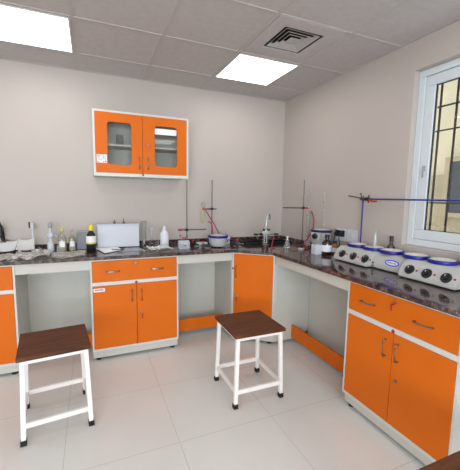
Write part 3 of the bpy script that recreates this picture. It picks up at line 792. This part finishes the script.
nb = thing('notebook', 'open white notebook lying in front of the white box', 'notebook', (.165, 3.24, ZT), .10)
part('cover', 'seal', nb, lambda b: prism(b, [(-.075, -.145), (.105, -.025), (.10, .155), (-.115, .155)], 0.0, .004))
part('pages', 'paper', nb, lambda b: prism(b, [(-.07, -.125), (.10, -.015), (.09, .150), (-.110, .150)], .0042, .012, .001))
pn = tag(part('pen', 'black', None, lambda b: (tube(b, [(-.05, .03, .0), (.05, -.03, .0)], .004, 10), tube(b, [(.05, -.03, 0), (.060, -.036, 0)], [.004, .001], 8)), True, loc=(.225, 3.215, ZT + .0165)), 'black pen lying across the open notebook', 'pen')
tag(part('folder', 'grey', None, lambda b: prism(b, [(-.085, -.10), (.10, -.075), (.075, .105), (-.06, .10)], 0, .006, .001), loc=(.365, 3.26, ZT)), 'flat grey plastic folder to the right of the notebook', 'folder')

mc = thing('measuring_cylinder', 'clear glass measuring cylinder against the wall beside the white box', 'glassware', (.505, 3.43, ZT))
part('cylinder_body', 'glass', mc, lambda b: lathe(b, [(0, .012), (.026, .012), (.026, .26), (.030, .264), (.024, .26), (.024, .016), (0, .016)], n=24), True)
part('foot', 'glass', mc, lambda b: lathe(b, [(0, 0), (.036, 0), (.034, .008), (.015, .0118), (0, .0118)], n=24), True)
vf = thing('volumetric_flask', 'slim-necked clear glass flask left of the white wash bottle', 'glassware', (.582, 3.43, ZT))
part('flask_body', 'glass', vf, lambda b: lathe(b, [(0, 0), (.022, 0), (.032, .02), (.034, .04), (.025, .065), (.009, .085), (.008, .19), (.010, .192)], n=24), True)
part('funnel', 'white', vf, lambda b: lathe(b, [(.004, .10), (.006, .10), (.008, .16), (.016, .195), (.014, .195), (.004, .16), (.004, .10)], n=16), True)
beaker('clear glass beaker between the measuring cylinder and the wash bottle', (.628, 3.36, ZT), .026, .075)
wsh = thing('wash_bottle', 'translucent white plastic bottle behind the crumpled cloth', 'bottle', (.683, 3.27, ZT))
part('bottle_body', 'soft', wsh, lambda b: lathe(b, [(0, 0), (.040, 0), (.043, .005), (.043, .145), (.036, .165), (.018, .180), (.016, .188), (0, .188)], n=28), True)
part('cap', 'white', wsh, lambda b: lathe(b, [(0, .186), (.020, .186), (.019, .206), (.010, .214), (.006, .232), (0, .234)], n=20), True)
sheet('white_cloth', 'crumpled white cloth in front of the wash bottle', 'cloth', .49, .735, 3.09, 3.215, .070, 'paper', z0=ZT + .010, nx_=26, ny_=12, seed=9, th=.005, fr=14)

# stands
def stand(label, x, y, rod_h, base=(.20, .13), rodm='dsteel', off=(0, 0)):
    t = thing('retort_stand', label, 'stand', (x, y, ZT), group='steel retort stands')
    part('base_plate', 'grille', t, lambda b: box(b, -base[0] / 2 + off[0], base[0] / 2 + off[0], -base[1] / 2 + off[1], base[1] / 2 + off[1], 0, .012, .003))
    part('rod', rodm, t, lambda b: tube(b, [(0, 0, .012), (0, 0, rod_h)], .0058, 12), True)
    return t
st1 = stand('tall bare retort stand just right of the wall cabinet', .965, 3.44, .70, (.14, .10))
st2 = stand('retort stand behind the small white heating mantle', 1.262, 3.46, .71, (.14, .08))
st3 = stand('retort stand in the right corner holding the condenser', 2.145, 2.965, .725, (.13, .12))

def clamp(label, loc, rz, L, rodm='grille', red=True, group='clamps on the stands'):
    t = thing('retort_clamp', label, 'clamp', loc, rz, group)
    part('bosshead', 'grille', t, lambda b: box(b, -.014, .014, -.014, .014, -.013, .013, .003))
    part('clamp_arm', rodm, t, lambda b: tube(b, [(-L[0], -.016, 0), (L[1], -.016, 0)], .0055, 10), True)
    part('clamp_jaws', 'red' if red else 'grille', t, lambda b: (box(b, L[1], L[1] + .035, -.034, -.026, -.010, .010, .003), box(b, L[1], L[1] + .035, -.008, .000, -.010, .010, .003), box(b, L[1] - .006, L[1] + .002, -.032, -.002, -.008, .008, .002)))
    part('thumb_screw', 'chrome', t, lambda b: (tube(b, [(0, 0, .012), (0, 0, .03)], .003, 8), box(b, -.010, .010, -.002, .002, .028, .038, .001)))
    return t
clamp('dark clamp low on the left bare stand, with a long steel arm', (.965, 3.44, ZT + .160), PI, (.225, .055), 'dsteel')
clamp('dark clamp high on the stand behind the small white mantle', (1.262, 3.46, ZT + .388), PI, (.060, .075))
clamp('dark clamp with red jaws gripping the glass condenser', (2.145, 2.965, ZT + .420), -.25, (.235, .018))
# bulb and small tube hanging from the high clamp
bl = thing('dropping_funnel', 'pale glass bulb and yellowish stem held by the high clamp', 'glassware', (1.158, 3.470, ZT + .225))
part('funnel_bulb', glass('bulb_glass', (230, 228, 215), .15, body=.25), bl, lambda b: lathe(b, [(0, .175), (.008, .172), (.020, .190), (.024, .208), (.018, .228), (.006, .236), (.006, .245), (0, .246)], n=20), True)
part('funnel_stem', mat('yellowed_tube', (190, 180, 130), .3, var=.05), bl, lambda b: lathe(b, [(0, 0), (.004, 0), (.009, .02), (.010, .12), (.005, .14), (.005, .172), (0, .172)], n=14), True)
def hose(name, label, pts, r=.0055, m='tube', cat='tubing', group=None):
    return tag(part(name, m, None, lambda b: tube(b, pts, r, 10, 8), True), label, cat, group)
hose('rubber_tube', 'dark red rubber tube slanting from the high clamp to the white mantle', [(1.178, 3.448, 1.338), (1.20, 3.40, 1.28), (1.235, 3.345, 1.20), (1.275, 3.32, 1.12), (1.300, 3.315, 1.075)], group='red rubber tubes')
hose('rubber_tube', 'short dark red rubber tube bending down behind the white mantle rim', [(1.175, 3.34, 1.215), (1.200, 3.33, 1.20), (1.218, 3.325, 1.16), (1.215, 3.31, 1.11), (1.215, 3.283, 1.083)], group='red rubber tubes')

# rack with red-capped tubes
rk = thing('test_tube_rack', 'small whitish test tube rack left of the small mantle', 'rack', (.865, 3.20, ZT))
def rack(b):
    box(b, -.052, .052, -.024, .024, 0, .006, .001); box(b, -.052, .052, -.024, .024, .072, .078, .001); box(b, -.052, .052, -.024, .024, .036, .041)
    for s in (-1, 1): box(b, s * .052 - .003, s * .052 + .003, -.024, .024, 0.0062, .0718)
    for i in range(5): box(b, -.040 + i * .02 - .003, -.040 + i * .02 + .003, -.0240, -.0200, .0062, .0358)
part('rack_frame', 'white', rk, rack)
part('rack_wall', 'soft', rk, lambda b: box(b, -.049, .049, .018, .022, .0062, .0718))
for i, (dx, hh) in enumerate(((-.035, .125), (-.010, .10), (.018, .098), (.036, .115))):
    tt = thing('test_tube', ('leftmost', 'second from left', 'third from left', 'rightmost')[i] + ' stoppered tube in the small white rack', 'test tube', (.865 + dx, 3.205, ZT + .0785), group='tubes in the rack')
    part('tube_body', 'glass', tt, lambda b: lathe(b, [(0, 0), (.007, .002), (.0075, hh - .08), (0, hh - .08)], n=14), True)
    part('stopper', 'red', tt, lambda b: lathe(b, [(0, hh - .0795), (.009, hh - .0795), (.010, hh - .066), (0, hh - .064)], n=14), True)
# loose clamps and leads lying around
def loose_clamp(label, x, y, rz, L=.13):
    t = thing('loose_clamp', label, 'clamp', (x, y, ZT), rz, 'loose clamps lying on the worktop')
    part('clamp_rod', 'dsteel', t, lambda b: tube(b, [(-L, 0, .022), (0, 0, .024)], .0055, 10), True)
    part('clamp_jaws', 'grille', t, lambda b: (tube(b, [(0, 0, .024), (.03, .022, .026), (.065, .016, .030)], .008, 8, 4), tube(b, [(0, 0, .024), (.03, -.022, .022), (.065, -.016, .016)], .008, 8, 4), box(b, -.022, .012, -.014, .014, 0, .042, .004)), True)
    part('wing_screw', 'red', t, lambda b: (tube(b, [(-.005, 0, .042), (-.005, 0, .058)], .004, 8), box(b, -.018, .008, -.003, .003, .056, .070, .002)), True)
    return t
loose_clamp('loose black clamp with red screw lying right beside the white rack', .985, 3.27, .5)
loose_clamp('loose black clamp lying between the bare stand and the small mantle', 1.065, 3.160, -.3, .09)
loose_clamp('loose black clamp lying right of the small mantle', 1.46, 3.20, 2.7, .08)
loose_clamp('loose black clamp lying at the left end of the black trough', 1.50, 3.43, .1, .05)
hose('electric_lead', 'black lead trailing from the small mantle towards the black trough', [(1.39, 3.30, ZT + .03), (1.42, 3.33, ZT + .05), (1.46, 3.33, ZT + .02), (1.52, 3.28, ZT + .006), (1.60, 3.30, ZT + .006)], .005, 'black', 'cable')
tag(part('adapter_box', 'white', None, lambda b: box(b, -.045, .045, -.03, .03, 0, .085, .006), loc=(1.395, 3.37, ZT)), 'small white box right behind the small heating mantle', 'box')
tag(part('glass_tray', 'soft', None, lambda b: box(b, -.065, .065, -.03, .03, 0, .028, .006), loc=(1.105, 3.36, ZT)), 'low white plastic dish left of the small mantle', 'dish')

# black trough in the corner
tr = thing('black_trough', 'long low black trough lying in the corner of the worktop', 'trough', (1.84, 3.24, ZT), -.06)
def trough(b):
    w, d, h = .275, .10, .032
    box(b, -w, w, -d, d, 0, .006); box(b, -w, w, -d, -d + .010, .0062, h, .002); box(b, -w, w, d - .010, d, .0062, h, .002)
    box(b, -w, -w + .010, -d + .0102, d - .0102, .0062, h, .002); box(b, w - .010, w, -d + .0102, d - .0102, .0062, h, .002)
part('trough_body', 'black', tr, trough)

# distillation set with red liquid
ds = thing('distillation_flask', 'glass flask of dark red liquid with clustered clamps and a bent glass head', 'glassware', (1.680, 2.965, ZT))
part('flask_body', 'glass', ds, lambda b: lathe(b, [(0, 0), (.036, 0), (.038, .004), (.038, .085), (.030, .10), (.014, .115), (.014, .13), (.017, .132)], n=24), True)
part('liquid', 'liquid', ds, lambda b: lathe(b, [(0, .003), (.035, .003), (.035, .036), (0, .036)], n=24), True, label='dark red liquid')
part('bent_head', glass('bent_glass', (225, 228, 228), .25, body=.28), ds, lambda b: tube(b, [(0, 0, .115), (.005, 0, .20), (.010, 0, .27), (.018, 0, .335), (.03, 0, .350), (.038, 0, .32), (.040, 0, .30)], .010, 12, 5), True)
part('dark_tip', 'grille', ds, lambda b: tube(b, [(.029, -.011, .356), (.040, -.011, .335), (.043, -.011, .30)], .006, 10, 4), True)
part('inner_tubes', glass('inner_tube_glass', (225, 228, 228), .25, body=.4), ds, lambda b: (tube(b, [(-.018, -.01, .05), (-.018, -.01, .17)], .006, 10), tube(b, [(.008, -.015, .05), (.008, -.015, .15)], .006, 10)), True)
clamp('left-pointing black clamp on the flask of red liquid', (1.655, 3.005, ZT + .140), PI + .2, (.02, .045), red=False, group='clamps round the red-liquid flask')
clamp('right-pointing black clamp on the flask of red liquid', (1.735, 3.005, ZT + .140), -.2, (.01, .070), red=False, group='clamps round the red-liquid flask')
clamp('dark clamp above the flask of red liquid', (1.690, 3.005, ZT + .185), .6, (.02, .035), red=False, group='clamps round the red-liquid flask')
hose('rubber_tube', 'red rubber tube hanging at the right of the flask of red liquid', [(1.770, 2.955, ZT + .125), (1.765, 2.94, ZT + .11), (1.745, 2.925, ZT + .06), (1.735, 2.92, ZT + .008), (1.76, 2.89, ZT + .007)], group='red rubber tubes')

part('adapter_bulbs', glass('adapter_glass', (230, 234, 236), .3, body=.45), ds, lambda b: (lathe(b, [(0, .135), (.016, .14), (.024, .158), (.020, .178), (.008, .19), (0, .192)], .004, -.012, n=20), lathe(b, [(0, .150), (.010, .152), (.015, .165), (.010, .180), (0, .182)], -.030, -.010, n=16), lathe(b, [(0, .140), (.010, .142), (.014, .155), (.008, .170), (0, .172)], .036, -.014, n=16)), True)
cf = thing('conical_flask', 'small clear conical flask between the trough and the right stand', 'glassware', (1.885, 2.86, ZT))
part('flask_body', glass('conical_glass', (232, 236, 236), .25, body=.16), cf, lambda b: lathe(b, [(0, 0), (.038, 0), (.041, .006), (.016, .085), (.014, .115), (.018, .118)], n=24), True)
part('stopper', 'soft', cf, lambda b: lathe(b, [(0, .112), (.012, .112), (.014, .130), (0, .132)], n=16), True)

cd2 = thing('condenser', 'tall glass condenser clamped upright on the right corner stand', 'glassware', (2.180, 2.925, ZT + .10))
part('jacket', 'glass', cd2, lambda b: lathe(b, [(.006, .0), (.018, .02), (.018, .28), (.007, .30), (.007, .36), (.014, .38), (.014, .46), (.017, .48), (.011, .50), (.011, .53)], n=20), True)
part('inner_tube', glass('inner_glass', (228, 230, 230), .25, body=.3), cd2, lambda b: tube(b, [(0, 0, 0), (0, 0, .32)], .005, 10), True)
hose('rubber_tube', 'long dark red rubber tube curling down from the condenser clamp to the worktop', [(2.175, 2.86, 1.345), (2.19, 2.84, 1.28), (2.19, 2.83, 1.20), (2.165, 2.82, 1.13), (2.11, 2.80, 1.08), (2.055, 2.78, 1.03), (2.030, 2.77, .98), (2.035, 2.755, ZT + .008), (2.05, 2.73, ZT + .008)], .0075, group='red rubber tubes')
hose('rubber_tube', 'dark red rubber tube lying from the conical flask to the round flask', [(1.935, 2.85, ZT + .03), (1.98, 2.84, ZT + .028), (2.02, 2.84, ZT + .02), (2.045, 2.86, ZT + .010), (2.06, 2.89, ZT + .018)], group='red rubber tubes')
rf = thing('round_flask', 'small round-bottom flask at the foot of the condenser stand', 'glassware', (2.110, 2.815, ZT))
part('cork_ring', 'brownp', rf, lambda b: torus(b, .028, .007, .007), True)
part('flask_body', glass('round_glass', (232, 236, 236), .25, body=.2), rf, lambda b: lathe(b, [(0, .010), (.020, .014), (.038, .032), (.042, .050), (.036, .070), (.018, .088), (.012, .098), (.012, .13), (.015, .132)], n=24), True)
tag(part('glass_dish', 'white', None, lambda b: lathe(b, [(0, 0), (.025, 0), (.032, .014), (.030, .014), (.022, .003), (0, .003)], n=24), True, loc=(1.985, 2.755, ZT)), 'small white dish on the worktop edge, front of the corner stand', 'dish')
gc = thing('graduated_cylinder', 'tall faint glass cylinder standing up from the dark-rimmed mantle', 'glassware', (2.165, 2.64, ZT + .232))
part('cylinder_body', glass('faint_glass', (248, 248, 247), .09, body=.05), gc, lambda b: lathe(b, [(.016, 0), (.018, .01), (.018, .35), (.021, .354)], n=20), True)

# ---------------------------------------------------------------- world, camera
w = bpy.data.worlds.new('world'); bpy.context.scene.world = w; w.use_nodes = True
bg = w.node_tree.nodes['Background']; bg.inputs[0].default_value = lin((232, 238, 248)); bg.inputs[1].default_value = 2.6

f, yaw, pit, roll = 325.1524, .4064, -.1189, .0163
F = Vector((math.sin(yaw) * math.cos(pit), math.cos(yaw) * math.cos(pit), math.sin(pit)))
R = Vector((math.cos(yaw), -math.sin(yaw), 0)); U = R.cross(F)
R2 = R * math.cos(roll) + U * math.sin(roll); U2 = -R * math.sin(roll) + U * math.cos(roll)
cam = bpy.data.cameras.new('camera'); co = bpy.data.objects.new('camera', cam); C.objects.link(co)
cam.sensor_fit = 'HORIZONTAL'; cam.sensor_width = 36; cam.lens = 36 * f / 460; cam.clip_start = .05
m4 = Matrix((R2, U2, -F)).transposed().to_4x4(); m4.translation = Vector((0, 0, 1.4901)); co.matrix_world = m4
sc = bpy.context.scene; sc.camera = co
vs = sc.view_settings; vs.view_transform = 'Standard'; vs.look = 'None'; vs.gamma = 1; vs.use_curve_mapping = False; vs.exposure = .09
